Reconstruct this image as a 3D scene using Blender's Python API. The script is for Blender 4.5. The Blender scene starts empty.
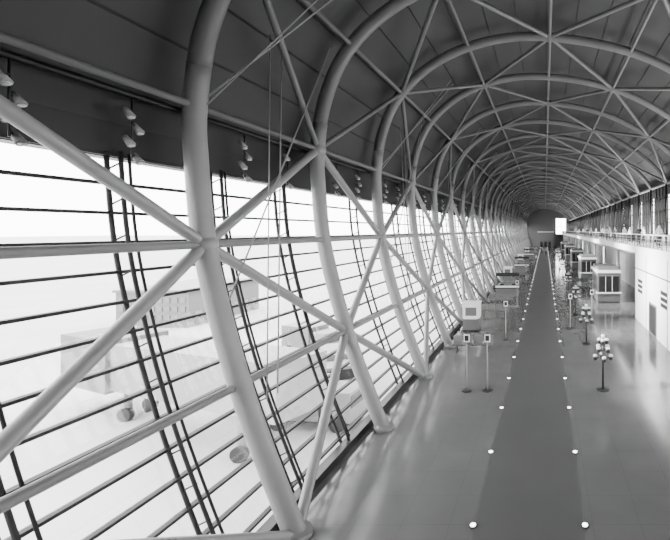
import bpy, bmesh, math, random
from mathutils import Vector
random.seed(4)
U=0.05; F=430.0; EYE=148.0
def P(x,d,z): return Vector((x*U, d*F*U, (z+EYE)*U))
D0=0.223-0.26*4; SP=0.26; NB=39
DS=[D0+SP*i for i in range(NB)]       # index 4 -> 0.223, 5 -> col1
DEND=DS[-1]; DBACK=DS[0]

# ---------- materials
def mat(name,col,rough=0.6,metal=0.0,emit=0.0,noise=0.0,scale=3.0,bump=0.0):
    m=bpy.data.materials.new(name); m.use_nodes=True
    nt=m.node_tree; b=nt.nodes['Principled BSDF']
    b.inputs['Base Color'].default_value=(col,col,col,1)
    b.inputs['Roughness'].default_value=rough; b.inputs['Metallic'].default_value=metal
    if emit:
        b.inputs['Emission Color'].default_value=(1,1,1,1); b.inputs['Emission Strength'].default_value=emit
    if noise or bump:
        tc=nt.nodes.new('ShaderNodeTexCoord'); n=nt.nodes.new('ShaderNodeTexNoise')
        n.inputs['Scale'].default_value=scale; n.inputs['Detail'].default_value=4
        nt.links.new(tc.outputs['Object'],n.inputs['Vector'])
        if noise:
            r=nt.nodes.new('ShaderNodeMapRange')
            r.inputs['To Min'].default_value=max(0,col*(1-noise)); r.inputs['To Max'].default_value=min(1,col*(1+noise))
            nt.links.new(n.outputs['Fac'],r.inputs['Value'])
            c=nt.nodes.new('ShaderNodeCombineColor')
            for k in ('Red','Green','Blue'): nt.links.new(r.outputs['Result'],c.inputs[k])
            nt.links.new(c.outputs['Color'],b.inputs['Base Color'])
        if bump:
            bp=nt.nodes.new('ShaderNodeBump'); bp.inputs['Strength'].default_value=bump
            nt.links.new(n.outputs['Fac'],bp.inputs['Height']); nt.links.new(bp.outputs['Normal'],b.inputs['Normal'])
    return m
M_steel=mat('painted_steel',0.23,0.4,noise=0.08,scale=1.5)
M_steel_shaded=mat('painted_steel_shaded',0.135,0.45,noise=0.08,scale=1.5)  # same steel as the columns, roof shade put into a darker colour
M_dark=mat('dark_mullion',0.006,0.7)
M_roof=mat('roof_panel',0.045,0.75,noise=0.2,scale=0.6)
M_fascia=mat('fascia_panel',0.015,0.7,noise=0.1)
M_white=mat('white_panel',0.85,0.4,noise=0.04,scale=2)
M_grey=mat('grey_panel',0.13,0.5,noise=0.1)
M_black=mat('black_metal',0.01,0.4)
M_cable=mat('cable_steel',0.3,0.6)
M_skin=mat('skin',0.4,0.6); M_cloth=mat('cloth_dark',0.03,0.9); M_cloth2=mat('cloth_light',0.4,0.9)
M_apron=mat('apron_concrete',0.36,0.9,noise=0.2,scale=0.15)
M_out=mat('outside_building',0.13,0.8,noise=0.1,scale=0.5)
M_outw=mat('outside_bridge_panel',0.2,0.7,noise=0.1,scale=0.5)
M_lampw=mat('lamp_white',0.7,0.4)
M_floorlight=mat('floor_light',0.9,0.4,emit=9)
def floor_mat(name,c1,rough,bs,streak):
    m=bpy.data.materials.new(name); m.use_nodes=True; nt=m.node_tree; b=nt.nodes['Principled BSDF']
    tc=nt.nodes.new('ShaderNodeTexCoord')
    br=nt.nodes.new('ShaderNodeTexBrick'); br.offset=0; br.inputs['Scale'].default_value=1.0
    br.inputs['Brick Width'].default_value=bs; br.inputs['Row Height'].default_value=bs
    br.inputs['Mortar Size'].default_value=0.008
    br.inputs['Color1'].default_value=(c1,)*3+(1,); br.inputs['Color2'].default_value=(c1*0.97,)*3+(1,)
    br.inputs['Mortar'].default_value=(c1*0.8,)*3+(1,)
    nt.links.new(tc.outputs['Object'],br.inputs['Vector'])
    n=nt.nodes.new('ShaderNodeTexNoise'); n.inputs['Scale'].default_value=streak; n.inputs['Detail'].default_value=2
    nt.links.new(tc.outputs['Object'],n.inputs['Vector'])
    mx=nt.nodes.new('ShaderNodeMix'); mx.data_type='RGBA'; mx.blend_type='MULTIPLY'; mx.inputs[0].default_value=0.35
    nt.links.new(br.outputs['Color'],mx.inputs[6]); nt.links.new(n.outputs['Color'],mx.inputs[7])
    bw=nt.nodes.new('ShaderNodeRGBToBW'); nt.links.new(mx.outputs[2],bw.inputs[0])
    nt.links.new(bw.outputs[0],b.inputs['Base Color'])
    b.inputs['Roughness'].default_value=rough
    return m
M_floor=floor_mat('polished_floor',0.17,0.12,1.2,0.8)
M_strip=mat('walkway_floor',0.09,0.38,noise=0.15,scale=0.5)
def glass_mat():
    m=bpy.data.materials.new('clear_glass'); m.use_nodes=True; nt=m.node_tree; nt.nodes.clear()
    o=nt.nodes.new('ShaderNodeOutputMaterial'); t=nt.nodes.new('ShaderNodeBsdfTransparent'); t.inputs[0].default_value=(.95,.95,.95,1)
    g=nt.nodes.new('ShaderNodeBsdfGlossy'); g.inputs['Roughness'].default_value=0.03
    mx=nt.nodes.new('ShaderNodeMixShader'); mx.inputs[0].default_value=0.05
    nt.links.new(t.outputs[0],mx.inputs[1]); nt.links.new(g.outputs[0],mx.inputs[2]); nt.links.new(mx.outputs[0],o.inputs[0])
    return m
M_glass=glass_mat()

# ---------- mesh builder
class B:
    def __init__(s): s.v=[]; s.f=[]; s.m=[]; s.sm=[]; s.mats=[]
    def mi(s,m):
        if m not in s.mats: s.mats.append(m)
        return s.mats.index(m)
    def tube(s,pts,r,m,seg=10,caps=True,r2=None):
        pts=[Vector(p) for p in pts]; n=len(pts); base=len(s.v); k=s.mi(m)
        t0=(pts[1]-pts[0]).normalized()
        up=Vector((0,1,0)) if abs(t0.y)<0.8 else Vector((0,0,1))
        for i,p in enumerate(pts):
            t=(pts[min(i+1,n-1)]-pts[max(i-1,0)]).normalized()
            a=(up-t*up.dot(t)).normalized(); b=t.cross(a); up=a
            rr=r if r2 is None else r+(r2-r)*i/(n-1)
            for j in range(seg):
                w=2*math.pi*j/seg; s.v.append(p+a*math.cos(w)*rr+b*math.sin(w)*rr)
        for i in range(n-1):
            for j in range(seg):
                s.f.append((base+i*seg+j,base+i*seg+(j+1)%seg,base+(i+1)*seg+(j+1)%seg,base+(i+1)*seg+j)); s.m.append(k); s.sm.append(True)
        if caps:
            s.f.append(tuple(base+j for j in reversed(range(seg)))); s.m.append(k); s.sm.append(False)
            s.f.append(tuple(base+(n-1)*seg+j for j in range(seg))); s.m.append(k); s.sm.append(False)
    def box(s,lo,hi,m):
        b=len(s.v); k=s.mi(m); lo=Vector(lo); hi=Vector(hi)
        for z in (lo.z,hi.z):
            for x,y in ((lo.x,lo.y),(hi.x,lo.y),(hi.x,hi.y),(lo.x,hi.y)): s.v.append(Vector((x,y,z)))
        for q in ((3,2,1,0),(4,5,6,7),(0,1,5,4),(1,2,6,5),(2,3,7,6),(3,0,4,7)):
            s.f.append(tuple(b+i for i in q)); s.m.append(k); s.sm.append(False)
    def quad(s,a,b,c,d,m,smooth=False):
        n=len(s.v); s.v+= [Vector(a),Vector(b),Vector(c),Vector(d)]; s.f.append((n,n+1,n+2,n+3)); s.m.append(s.mi(m)); s.sm.append(smooth)
    def ball(s,c,r,m,seg=12,rings=8,sq=(1,1,1)):
        c=Vector(c); b=len(s.v); k=s.mi(m)
        for i in range(rings+1):
            th=math.pi*i/rings
            for j in range(seg):
                ph=2*math.pi*j/seg
                s.v.append(c+Vector((r*sq[0]*math.sin(th)*math.cos(ph),r*sq[1]*math.sin(th)*math.sin(ph),r*sq[2]*math.cos(th))))
        for i in range(rings):
            for j in range(seg):
                s.f.append((b+i*seg+j,b+(i+1)*seg+j,b+(i+1)*seg+(j+1)%seg,b+i*seg+(j+1)%seg)); s.m.append(k); s.sm.append(True)
    def mesh(s,name):
        me=bpy.data.meshes.new(name); me.from_pydata([tuple(v) for v in s.v],[],s.f)
        for m in s.mats: me.materials.append(m)
        me.polygons.foreach_set('material_index',s.m); me.polygons.foreach_set('use_smooth',s.sm)
        me.validate(); me.update(); return me
    def obj(s,name,loc=(0,0,0),parent=None):
        o=bpy.data.objects.new(name,s.mesh(name)); o.location=loc; bpy.context.collection.objects.link(o)
        if parent: o.parent=parent
        return o
def inst(name,me,loc,rz=0,sc=1,parent=None):
    o=bpy.data.objects.new(name,me); o.location=loc; o.rotation_euler=(0,0,rz); o.scale=(sc,)*3
    bpy.context.collection.objects.link(o)
    if parent: o.parent=parent
    return o
def empty(name):
    o=bpy.data.objects.new(name,None); bpy.context.collection.objects.link(o); return o

# ---------- profile
def catmull(pts,sub=6):
    out=[]; n=len(pts)
    for i in range(n-1):
        p0=pts[max(i-1,0)];p1=pts[i];p2=pts[i+1];p3=pts[min(i+2,n-1)]
        for k in range(sub):
            t=k/sub
            out.append(tuple(0.5*((2*p1[a])+(-p0[a]+p2[a])*t+(2*p0[a]-5*p1[a]+4*p2[a]-p3[a])*t*t+(-p0[a]+3*p1[a]-3*p2[a]+p3[a])*t**3) for a in (0,1)))
    out.append(pts[-1]); return out
WALL=[(-120,-148),(-133,-115),(-146,-79),(-156.5,-43),(-164.5,-7),(-168,28),(-169,60)]
ROOF=[(-169,60),(-163,98),(-147,133),(-117,163),(-76,184),(-25,194),(35,190),(90,177),(132,158),(170,134),(200,108),(218,84)]
full=catmull(WALL+ROOF[1:],6)
iw=6*6
wall=full[:iw+1]; roof=full[iw:]
def arclen(pl):
    s=[0]
    for a,b in zip(pl,pl[1:]): s.append(s[-1]+math.hypot(a[0]-b[0],a[1]-b[1]))
    return s
def at(pl,S,s):
    for i in range(len(S)-1):
        if s<=S[i+1]+1e-6:
            t=(s-S[i])/(S[i+1]-S[i]); return (pl[i][0]+(pl[i+1][0]-pl[i][0])*t,pl[i][1]+(pl[i+1][1]-pl[i][1])*t)
    return pl[-1]
RS=arclen(roof); RL=RS[-1]
rn=[at(roof,RS,RL*i/6) for i in range(7)]
wn=[(-120,-148),(-148,-75),(-164.5,-7),(-169,60)]
nodes=wn+rn[1:]     # 0..9
def offset(pl,o):
    out=[]
    for i,p in enumerate(pl):
        a=pl[max(i-1,0)]; b=pl[min(i+1,len(pl)-1)]
        tx,tz=b[0]-a[0],b[1]-a[1]; l=math.hypot(tx,tz)
        out.append((p[0]-tz/l*o,p[1]+tx/l*o))
    return out

FR=empty('steel_roof_structure')
b=B()
wp=[P(x,0,z) for x,z in full[:iw+4]]; rp=[P(x,0,z) for x,z in full[iw+3:]]
b.tube(wp,4.9*U,M_steel,seg=18); b.tube(rp,4.9*U,M_steel_shaded,seg=16,r2=3.6*U)
b.tube([P(-120,0,-148),P(-118.5,0,-144)],7.5*U,M_steel,seg=16,r2=6*U)
rib=b.mesh('arched_rib')
for d in DS: inst('arched_rib',rib,(0,d*F*U,0),parent=FR)
b=B()
for i in range(NB-1):
    for j in range(len(nodes)):
        for jj in (j-1,j+1):
            if 0<=jj<len(nodes):
                if (i%2==1)==(j%2==0):
                    lo=min(j,jj)<3
                    b.tube([P(nodes[j][0],DS[i],nodes[j][1]),P(nodes[jj][0],DS[i+1],nodes[jj][1])],(2.7 if lo else 2.0)*U,M_steel if lo else M_steel_shaded,seg=10,caps=False)
for i in range(NB):
    for j,nd in enumerate(nodes):
        if (i%2==1)==(j%2==0) and 0<j<9: b.ball(P(nd[0],DS[i],nd[1]),(5.8 if j<4 else 5.0)*U,M_steel if j<4 else M_steel_shaded,12,8)
b.obj('diagonal_brace_lattice',parent=FR)
b=B()
for j,r in ((1,2.0),(2,1.9),(3,1.6),(4,1.8),(5,1.6),(6,1.6),(7,1.6),(8,1.6),(9,3)):
    b.tube([P(nodes[j][0],DBACK,nodes[j][1]),P(nodes[j][0],DEND,nodes[j][1])],r*U,M_steel if j<3 else M_steel_shaded,seg=10)
b.obj('longitudinal_tube_rails',parent=FR)

# roof shell
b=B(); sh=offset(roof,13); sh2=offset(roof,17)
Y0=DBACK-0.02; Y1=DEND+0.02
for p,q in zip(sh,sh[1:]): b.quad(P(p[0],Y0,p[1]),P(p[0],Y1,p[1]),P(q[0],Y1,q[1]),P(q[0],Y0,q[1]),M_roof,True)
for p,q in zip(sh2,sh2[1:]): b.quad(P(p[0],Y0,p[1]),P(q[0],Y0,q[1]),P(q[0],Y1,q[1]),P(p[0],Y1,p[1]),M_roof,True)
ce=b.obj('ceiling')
bm=bmesh.new(); bm.from_mesh(ce.data); bmesh.ops.remove_doubles(bm,verts=bm.verts,dist=0.001); bm.to_mesh(ce.data); bm.free()
b=B()
for k in range(1,18):
    p=at(sh,arclen(sh),arclen(sh)[-1]*k/18)
    b.box(P(p[0]-.35,Y0,p[1]-.8),P(p[0]+.35,Y1,p[1]+.5),M_fascia)
b.obj('trim_ceiling_seams')
# left glazing
gw=offset(wall,16)
gtopz=32
def gx(z):
    for a,c in zip(gw,gw[1:]):
        if a[1]<=z<=c[1]: return a[0]+(c[0]-a[0])*(z-a[1])/(c[1]-a[1])
    return gw[0][0] if z<gw[0][1] else gw[-1][0]
b=B()
b.quad(*[P(*q) for q in ((gx(gtopz),Y0,gtopz),(gx(gtopz),Y1,gtopz),(gx(46),Y1,46),(gx(46),Y0,46))],M_fascia)
b.box(P(-193,Y0,gtopz-1),P(-185.5,Y1,gtopz+1.2),M_black)
b.box(P(-189,Y0,46),P(-185,Y1,75),M_fascia)
b.tube([P(-178,Y0,58),P(-178,Y1,58)],1.2*U,M_black,6)
b.obj('trim_eave_fascia')
zs=[gtopz-12.4*i for i in range(15)]; zs=[z for z in zs if z>-146]+[-147]
W1=empty('window_1')
b=B()
for z in zs:
    x=gx(z); b.box(P(x-1.4,Y0,z-.65),P(x+1.2,Y1,z+.65),M_dark)
b.obj('transom_bars',parent=W1)
b=B(); n=24
def gpts(off,zl=-147,zh=33):
    r=[]
    for k in range(n+1):
        z=zl+(zh-zl)*k/n; r.append((gx(z)+off,z))
    return r
for hw,off in ((.95,0),(.85,6.0)):
    b.tube([P(x,0,z) for x,z in gpts(off)],hw*U,M_dark,6)
for k in range(1,n,2):
    x,z=gpts(0)[k]; b.tube([P(x,0,z),P(x+6,0,z+3)],.4*U,M_dark,5,caps=False)
b.tube([P(x+3,0.016,z) for x,z in gpts(0)],.6*U,M_dark,6)
mul=b.mesh('mullion_truss')
d=0.42-SP*5
while d<DEND:
    inst('mullion_truss',mul,(0,d*F*U,0),parent=W1); d+=SP/2
b=B()
pl=gpts(-.3)
for p,q in zip(pl,pl[1:]): b.quad(P(p[0],Y0,p[1]),P(q[0],Y0,q[1]),P(q[0],Y1,q[1]),P(p[0],Y1,p[1]),M_glass,True)
b.obj('glass_pane',parent=W1)

# eave spotlights
b=B()
for k,(dy,dz) in enumerate(((-.10,-.35),(.10,-.65),(-.1,-.95),(.10,-1.3))):
    b.tube([(0,0,min(-.1,dz+.1)),(0,dy,dz)],.02,M_black,6)
    b.tube([(-.07,dy,dz+.10),(.09,dy,dz-.09)],.055,M_steel if k%2 else M_cable,10,r2=.08)
    b.ball((.09,dy,dz-.10),.06,M_lampw,8,6,(1,1,.5))
b.tube([(0,0,0),(0,0,-1.3)],.02,M_black,6)
sp=b.mesh('spotlight_cluster')
for i in range(NB-1):
    for fr in (.42,.8):
        inst('spotlight_cluster',sp,P(-178,DS[i]+SP*fr,57))

b=B()
for i in range(0,14):
    o=SP*2*i-SP*2
    b.tube([P(-158,.6+o,112),P(-139,.52+o,-85)],.35*U,M_cable,6)
    b.tube([P(-158,.575+o,112),P(-139,.50+o,-85)],.3*U,M_cable,6)
    b.tube([P(-150,.70+o,128),P(-158,.5+o,-35)],.4*U,M_cable,6)
    b.tube([P(-105,.63+o,168),P(-166,.483+o,62)],.45*U,M_cable,6)
    b.tube([P(-105,.60+o,168),P(-166,.483+o,58)],.35*U,M_cable,6)
b.obj('tension_cables',parent=FR)

# floor
b=B()
b.box(P(-140,Y0,-154),P(-36,Y1,-148),M_floor)
b.box(P(-36,Y0,-154),P(20,Y1,-148),M_strip)
b.box(P(20,Y0,-154),P(232,Y1,-148),M_floor)
fl=b.obj('floor')
b=B(); d=0.5
while d<8.5:
    for x in (-36,20):
        p=P(x,d,-148); b.tube([p,p+Vector((0,0,.025))],.11,M_black,12); b.tube([p+Vector((0,0,.02)),p+Vector((0,0,.04))],.07,M_floorlight,12)
    d+=0.165
b.obj('floor_light_studs')
b=B(); b.box(P(-137,Y0,-148),P(-131,Y1,-143),M_black); b.obj('baseboard_left')

# gallery
b=B()
b.box(P(152,Y0,-38),P(230,Y1,-27),M_white)
b.box(P(156,Y0,-42),P(230,Y1,-38),M_grey)
b.obj('gallery_slab')
b=B()
b.box(P(153,Y0,-8),P(154.4,Y1,-6.6),M_white)
d=Y0
while d<Y1:
    y=d*F*U
    b.box((153.3*U,y,(-27+EYE)*U),(154.1*U,y+.06,(-8+EYE)*U),M_black); d+=.05
for z in (-22,-17.5,-13): b.box(P(153.4,Y0,z-.25),P(153.9,Y1,z+.25),M_cable)
b.obj('gallery_railing')
DW=1.69
b=B()
b.box(P(152,Y0,-148),P(158,DW,-38),M_white)
b.box(P(152,DW-.01,-148),P(230,DW,-38),M_white)
for d in (0.2,.46,.72,.98,1.24,1.5): b.box(P(151.7,d,-148),P(152.2,d+.004,-38),M_grey)
b.box(P(151.5,Y0,-64),P(152.2,DW,-62.5),M_black)
for d in (.35,.9,1.36):
    b.box(P(151.4,d,-148),P(152.3,d+.1,-104),M_grey); b.box(P(151.2,d+.008,-146),P(152.4,d+.092,-107),M_black)
for d in (.55,1.1,1.24,1.56):
    for z in (-84,-92,-100): b.box(P(151.2,d,z),P(152.2,d+.07,z+5),M_black)
b.obj('wall_shopfront')
b=B(); b.box(P(228,DW,-148),P(232,Y1,-38),M_grey); b.box(P(228,Y0,-27),P(232,Y1,-9),M_grey)
b.obj('wall_right')
W2=empty('window_2')
b=B()
b.box(P(-1.6,-.006,-27),P(1.6,.006,84),M_dark)
b.tube([P(-9,0,-27),P(-9,0,82)],2.0*U,M_black,10)
for z in (-9,20,50,78): b.tube([P(0,0,z),P(-9,0,z)],.9*U,M_black,6)
me=b.mesh('gallery_post')
for d in DS: inst('gallery_post',me,(225*U,d*F*U,0),parent=W2)
b=B()
for i in range(NB-1):
    for fr in (.2,.4,.6,.8):
        b.box(P(221,DS[i]+SP*fr,-9),P(227,DS[i]+SP*fr+.006,82),M_dark)
for z in (-9,14,37,60): b.box(P(225,Y0,z-.9),P(227.5,Y1,z+.9),M_dark)
b.box(P(223,Y0,66),P(232,Y1,96),M_fascia)
b.obj('gallery_mullions',parent=W2)
b=B(); b.quad(P(229,Y0,-9),P(229,Y1,-9),P(229,Y1,82),P(229,Y0,82),M_glass); b.obj('gallery_glass',parent=W2)
b=B(); b.tube([P(0,0,-148),P(0,0,-42)],4*U,M_white,16); b.box(P(-6,-.014,-45),P(6,.014,-42),M_grey)
b.tube([P(0,0,-148),P(0,0,-145)],5.5*U,M_black,16)
me=b.mesh('support_pillar')
for i in range(NB):
    if DS[i]>DW+.1 and i%2==0: inst('support_pillar',me,(168*U,DS[i]*F*U,0))

# end wall & back wall
def capfill(b,Y,m,x0,x1,zlo):
    for p,q in zip(sh,sh[1:]):
        if p[0]<q[0]:
            a=max(p[0],x0); c=min(q[0],x1)
            if c>a:
                t0=(a-p[0])/(q[0]-p[0]); t1=(c-p[0])/(q[0]-p[0])
                b.quad(P(a,Y,zlo),P(c,Y,zlo),P(c,Y,p[1]+(q[1]-p[1])*t1),P(a,Y,p[1]+(q[1]-p[1])*t0),m)
b=B()
YE=DEND+.02
capfill(b,YE,M_grey,-190,100,-148); capfill(b,YE,M_grey,100,188,104); capfill(b,YE,M_grey,188,235,-148)
b.quad(P(100,YE,-148),P(188,YE,-148),P(188,YE,-36),P(100,YE,-36),M_grey)
b.box(P(143,YE-.01,-36),P(145,YE+.01,104),M_dark); b.box(P(100,YE-.01,30),P(188,YE+.01,32),M_dark)
b.obj('wall_end')
b=B(); capfill(b,DBACK-.02,M_grey,-190,235,-148); b.obj('wall_back')
b=B()
b.box(P(-60,8.6,-148),P(70,8.85,-20),M_grey); b.box(P(-64,8.58,-20),P(74,8.87,-14),M_white)
for x in (-40,-5,30): b.box(P(x,8.59,-148),P(x+20,8.6,-100),M_black)
b.obj('security_partition')

def kiosk(w,dp,h,name):
    b=B()
    b.box((-w/2+.06,-dp/2+.06,0),(w/2-.06,dp/2-.06,.12),M_black)
    b.box((-w/2,-dp/2,.12),(w/2,dp/2,h*.84),M_grey)
    b.box((-w/2-.08,-dp/2-.08,h*.84),(w/2+.08,dp/2+.08,h*.92),M_white)
    b.box((-w/2+.1,-dp/2+.1,h*.92),(w/2-.1,dp/2-.1,h),M_grey)
    b.box((-w/2+.15,-dp/2-.02,h*.3),(w/2-.15,-dp/2+.02,h*.75),M_black)
    b.box((-w/2-.02,-dp/2+.2,h*.3),(-w/2+.02,dp/2-.2,h*.75),M_black)
    for k in range(1,3):
        x=-w/2+.15+(w-.3)*k/3; b.box((x-.02,-dp/2-.04,h*.3),(x+.02,-dp/2,h*.75),M_white)
    b.box((-w/2-.12,-dp/2-.12,h*.26),(w/2+.12,-dp/2+.3,h*.3),M_white)
    return b.mesh(name)
kb=kiosk(2.3,5.0,3.6,'shop_kiosk')
for d in (2.15,3.1,4.1,5.3,6.6): inst('shop_kiosk',kb,P(130,d,-148))
b=B(); w,dp,h=1.2,1.0,2.1
b.box((-w/2+.05,-dp/2+.05,0),(w/2-.05,dp/2-.05,.1),M_black)
b.box((-w/2,-dp/2,.1),(w/2,dp/2,.95),M_grey)
b.box((-w/2,-dp/2,.95),(w/2,dp/2,h-.12),M_white)
b.box((-w/2-.05,-dp/2-.05,h-.12),(w/2+.05,dp/2+.05,h),M_white)
b.box((-.4,-dp/2-.02,1.15),(.4,-dp/2+.01,1.75),M_grey)
b.box((-.5,-dp/2-.25,.95),(.5,-dp/2,1.0),M_white)
cb=b.mesh('information_cabinet')
for d in (1.48,2.9,4.4,6.0): inst('information_cabinet',cb,P(-108,d,-148))
b=B()
b.box((-1.3,-.4,.9),(1.3,.4,1.0),M_black); b.box((-1.25,-.3,0),(1.25,.25,.9),M_grey)
b.box((-1.3,-.42,1.0),(1.3,-.3,1.2),M_white)
for x in (-.8,.5): b.box((x,-.05,1.0),(x+.4,.0,1.4),M_black); b.box((x+.15,-.05,.99),(x+.25,.1,1.05),M_black)
for x in (-1.2,1.15): b.tube([(x,.2,1.0),(x,.2,2.3)],.03,M_black,8)
b.box((-1.3,.15,2.2),(1.3,.25,2.6),M_black)
gd=b.mesh('gate_desk')
for d in (2.24,3.6,5.2): inst('gate_desk',gd,P(-84,d,-148))
b=B()
b.tube([(-1.2,0,.36),(1.2,0,.36)],.04,M_black,8)
for x in (-.95,.95):
    b.tube([(x,0,.36),(x,0,.03)],.035,M_black,8); b.tube([(x,-.3,.03),(x,.3,.03)],.03,M_black,8)
for k in range(4):
    x=-.96+.64*k
    b.box((x-.27,-.26,.40),(x+.27,.24,.46),M_grey)
    c=[(x-.27,.22,.44),(x+.27,.22,.44),(x+.27,.36,.88),(x-.27,.36,.88)]
    b.quad(*c,M_grey); b.quad(*[(q[0],q[1]+.05,q[2]) for q in reversed(c)],M_grey)
    b.quad(c[3],c[2],(c[2][0],c[2][1]+.05,c[2][2]),(c[3][0],c[3][1]+.05,c[3][2]),M_grey)
    b.tube([(x-.32,-.2,.62),(x-.32,.24,.62)],.02,M_cable,6); b.tube([(x-.32,0,.36),(x-.32,0,.62)],.02,M_cable,6)
st=b.mesh('waiting_bench')
for d in (1.22,1.75,2.0,2.5,2.7,3.15,3.35,3.9,4.15,4.8,5.6,6.4,7.0,7.6):
    inst('waiting_bench',st,P(-88,d,-148),rz=0)
for d in (2.75,3.6,4.7,6.0): inst('waiting_bench',st,P(95,d,-148),rz=math.pi)
b=B()
b.tube([(0,0,0),(0,0,.06)],.28,M_black,16); b.tube([(0,0,.05),(0,0,2.45)],.045,M_black,10)
for k,(z,r) in enumerate(((1.55,.36),(1.95,.30),(2.3,.17))):
    for j in range(4):
        a=j*math.pi/2+k*.7
        e=Vector((math.cos(a)*r,math.sin(a)*r,z))
        b.tube([(0,0,z-.12),e],.02,M_black,6)
        b.ball(e+Vector((0,0,.04)),.10,M_lampw,12,8,(1,1,.7))
        b.tube([e+Vector((0,0,-.14)),e+Vector((0,0,-.0))],.09,M_black,10,r2=.12)
b.ball((0,0,2.5),.09,M_lampw)
lm=b.mesh('globe_floor_lamp')
for d in (.925,1.3,1.75,2.3,3.0,3.9,5.0): inst('globe_floor_lamp',lm,P(53.6,d,-148))
b=B()
b.tube([(0,0,0),(0,0,.05)],.22,M_black,16); b.tube([(0,0,.05),(0,0,2.6)],.03,M_cable,8)
b.box((-.13,-.04,2.25),(.13,.04,2.6),M_white); b.box((-.09,-.05,2.31),(.09,-.035,2.55),M_black)
b.ball((0,0,2.68),.05,M_black,8,6)
sg=b.mesh('sign_post')
for d in (.92,1.35,1.9,2.8): inst('sign_post',sg,P(-53,d,-148))
inst('sign_post',sg,P(-72,.92,-148))
for d in (1.5,2.1): inst('sign_post',sg,P(38,d,-148))
inst('sign_post',sg,P(75,1.6,-148))

def person(name,m_top,m_leg,stride=.22):
    V=[];E=[];R=[]
    def a(p,r,par=None):
        V.append(p);R.append(r); i=len(V)-1
        if par is not None:E.append((par,i))
        return i
    pel=a((0,0,.95),.15); ch=a((0,0,1.22),.15,pel); sh_=a((0,0,1.40),.13,ch); nk=a((0,0,1.50),.055,sh_)
    hd=a((0,-.01,1.58),.085,nk); hd2=a((0,-.01,1.68),.09,hd); a((0,0,1.73),.06,hd2); a((0,-.10,1.61),.018,hd)
    for s in (-1,1):
        hp=a((.1*s,0,.88),.1,pel); kn=a((.1*s,-.05+s*stride*.4,.48),.062,hp); an=a((.1*s,s*stride,.09),.042,kn); a((.11*s,s*stride-.17,.04),.035,an)
        so=a((.2*s,0,1.38),.06,sh_); el=a((.26*s,-s*.08+.02,1.10),.045,so); wr=a((.25*s,-s*.18-.05,.88),.03,el); pm=a((.25*s,-s*.19-.06,.82),.033,wr)
        for k in range(4):
            f=a((.25*s,-s*.19-.06+(k-1.5)*.022,.77),.009,pm); a((.24*s,-s*.19-.065+(k-1.5)*.022,.73+.005*abs(k-1.5)),.008,f)
        a((.23*s,-s*.19-.11,.80),.010,pm)
    me=bpy.data.meshes.new(name); me.from_pydata(V,E,[]); me.update()
    o=bpy.data.objects.new(name,me); bpy.context.collection.objects.link(o)
    mo=o.modifiers.new('s','SKIN'); mo.use_smooth_shade=True
    for i,sv in enumerate(me.skin_vertices[0].data): sv.radius=(R[i],R[i]); sv.use_root=(i==0)
    su=o.modifiers.new('d','SUBSURF'); su.levels=1; su.render_levels=1
    dg=bpy.context.evaluated_depsgraph_get(); nm=bpy.data.meshes.new_from_object(o.evaluated_get(dg)); nm.name=name
    bpy.data.objects.remove(o)
    nm.materials.clear()
    for m in (m_top,m_leg,M_skin,M_black): nm.materials.append(m)
    for f in nm.polygons:
        z=f.center.z; x=abs(f.center.x)
        f.material_index = 3 if (z>1.66 or (z>1.52 and f.center.y>.03)) else 2 if (z>1.46 or (z<.88 and x>.2)) else 0 if z>.92 else 1 if z>.09 else 3
        f.use_smooth=True
    return nm
pm1=person('person',M_cloth,M_cloth); pm2=person('person_b',M_cloth2,M_cloth,.12)
for x,d,m,r in ((-20,6.2,pm1,0),(-14,6.3,pm2,3.1),(-26,6.6,pm1,0),(5,5.6,pm1,3.1),(-40,4.6,pm2,0),(62,4.3,pm1,1.5),(-8,7.2,pm1,0)):
    inst('person',m,P(x,d,-148),rz=r)
for k in range(22):
    d=1.3+k*.17
    inst('person',random.choice((pm1,pm2)),P(random.uniform(161,205),d,-27),rz=random.uniform(0,6))

# ---------- outside
AZ=-228
b=B(); b.box((-900,-300,(AZ-4+EYE)*U),(-137*U-.8,900,(AZ+EYE)*U),M_apron)
b.box((232*U+.5,-300,(AZ-4+EYE)*U),(900,900,(AZ+EYE)*U),M_apron); b.obj('apron_ground')
b=B()
x0,x1=-1000,-830; d0,d1=2.33,2.9
b.box(P(x0,d0,AZ),P(x1,d1,-146),M_out); b.box(P(x0-4,d0-.01,-146),P(x1+4,d1+.01,-140),M_grey)
for k in range(9):
    for r in range(3):
        xx=x0+8+k*18; b.box(P(xx,d0-.006,AZ+18+r*20),P(xx+11,d0,AZ+30+r*20),M_grey)
b.obj('service_building')
b=B()
def obox(b,a,c,w,h,m):
    a=Vector(a);c=Vector(c);t=(c-a).normalized(); s=Vector((-t.y,t.x,0)).normalized()*w/2; u=Vector((0,0,h))
    q=[a-s,a+s,c+s,c-s]; r=[p+u for p in q]
    b.quad(*q[::-1],m); b.quad(*r,m)
    for i in range(4): b.quad(q[i],q[(i+1)%4],r[(i+1)%4],r[i],m)
obox(b,P(-230,.95,-175),P(-520,1.25,-190),2.6,2.7,M_outw)
obox(b,P(-500,1.23,-192),P(-600,1.33,-194),3.1,3.1,M_out)
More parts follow.
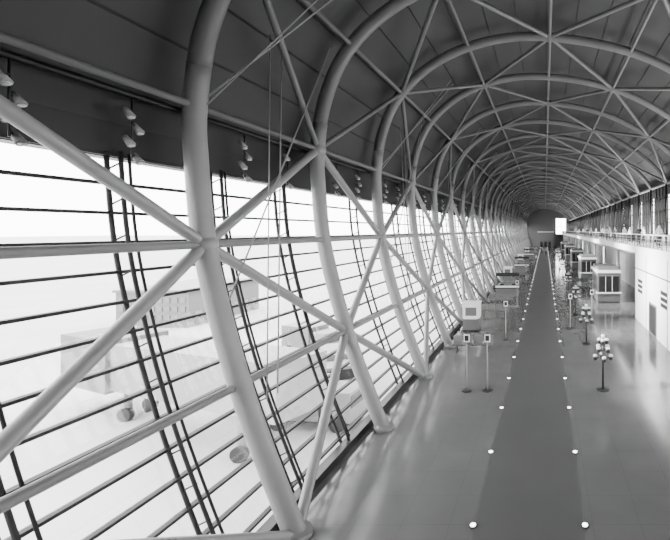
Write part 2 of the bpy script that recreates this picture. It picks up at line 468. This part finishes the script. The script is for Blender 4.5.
for x,d in ((-300,1.02),(-500,1.23)):
    b.tube([P(x,d-.03,AZ),P(x,d-.03,-180)],.2,M_grey,10); b.tube([P(x,d+.03,AZ),P(x,d+.03,-180)],.2,M_grey,10)
    b.tube([P(x,d-.045,AZ+8),P(x,d-.03,AZ+8)],.4,M_black,14); b.tube([P(x,d+.03,AZ+8),P(x,d+.045,AZ+8)],.4,M_black,14)
b.obj('boarding_bridge')
def truck():
    b=B(); b.box((-1,-2.6,.5),(1,-.9,2.2),M_outw); b.box((-.9,-2.63,1.3),(.9,-2.58,2.0),M_black)
    b.box((-1.1,-.8,.6),(1.1,2.6,2.6),M_grey); b.box((-.8,-2.5,.4),(.8,2.5,.6),M_black)
    for x in (-1,1):
        for y in (-1.9,1.6): b.tube([(x-.15,y,.45),(x+.15,y,.45)],.45,M_black,16)
    return b.mesh('service_truck')
tk=truck()
for x,d,r in ((-300,1.45,.5),(-345,1.3,1.9),(-430,1.85,1.2),(-270,1.18,1.5)): inst('service_truck',tk,P(x,d,AZ),rz=r)

# ---------- light
w=bpy.data.worlds.new('sky'); bpy.context.scene.world=w; w.use_nodes=True
bg=w.node_tree.nodes['Background']; bg.inputs[0].default_value=(1,1,1,1); bg.inputs[1].default_value=14.0
for d in (0.0,1.0,2.2,3.6,5.2,7.0):
    l=bpy.data.lights.new('uplight','AREA'); l.shape='RECTANGLE'; l.size=2; l.size_y=12; l.energy=2400
    o=bpy.data.objects.new('gallery_uplight',l); o.location=P(195,d,-12); bpy.context.collection.objects.link(o)
    o.rotation_euler=(math.radians(180),math.radians(25),0)
for d in (.82,1.34,1.86,2.9,4.46):  # added fill lamps without fixtures, brighten the white shopfront wall
    l=bpy.data.lights.new('wall_fill','AREA'); l.shape='DISK'; l.size=.6; l.energy=1700; l.spread=math.radians(42)
    o=bpy.data.objects.new('wall_fill_light',l); o.location=P(-160,d,62); bpy.context.collection.objects.link(o)
    v=P(152,d+.1,-72)-o.location; o.rotation_euler=v.to_track_quat('-Z','Y').to_euler()
cd=bpy.data.cameras.new('cam'); cd.sensor_width=36; cd.lens=36*F/670; cd.shift_x=-210/670; cd.shift_y=-40/670
cd.clip_end=3000; co=bpy.data.objects.new('camera',cd); co.location=(0,0,EYE*U); co.rotation_euler=(math.radians(90),0,0)
bpy.context.collection.objects.link(co); bpy.context.scene.camera=co
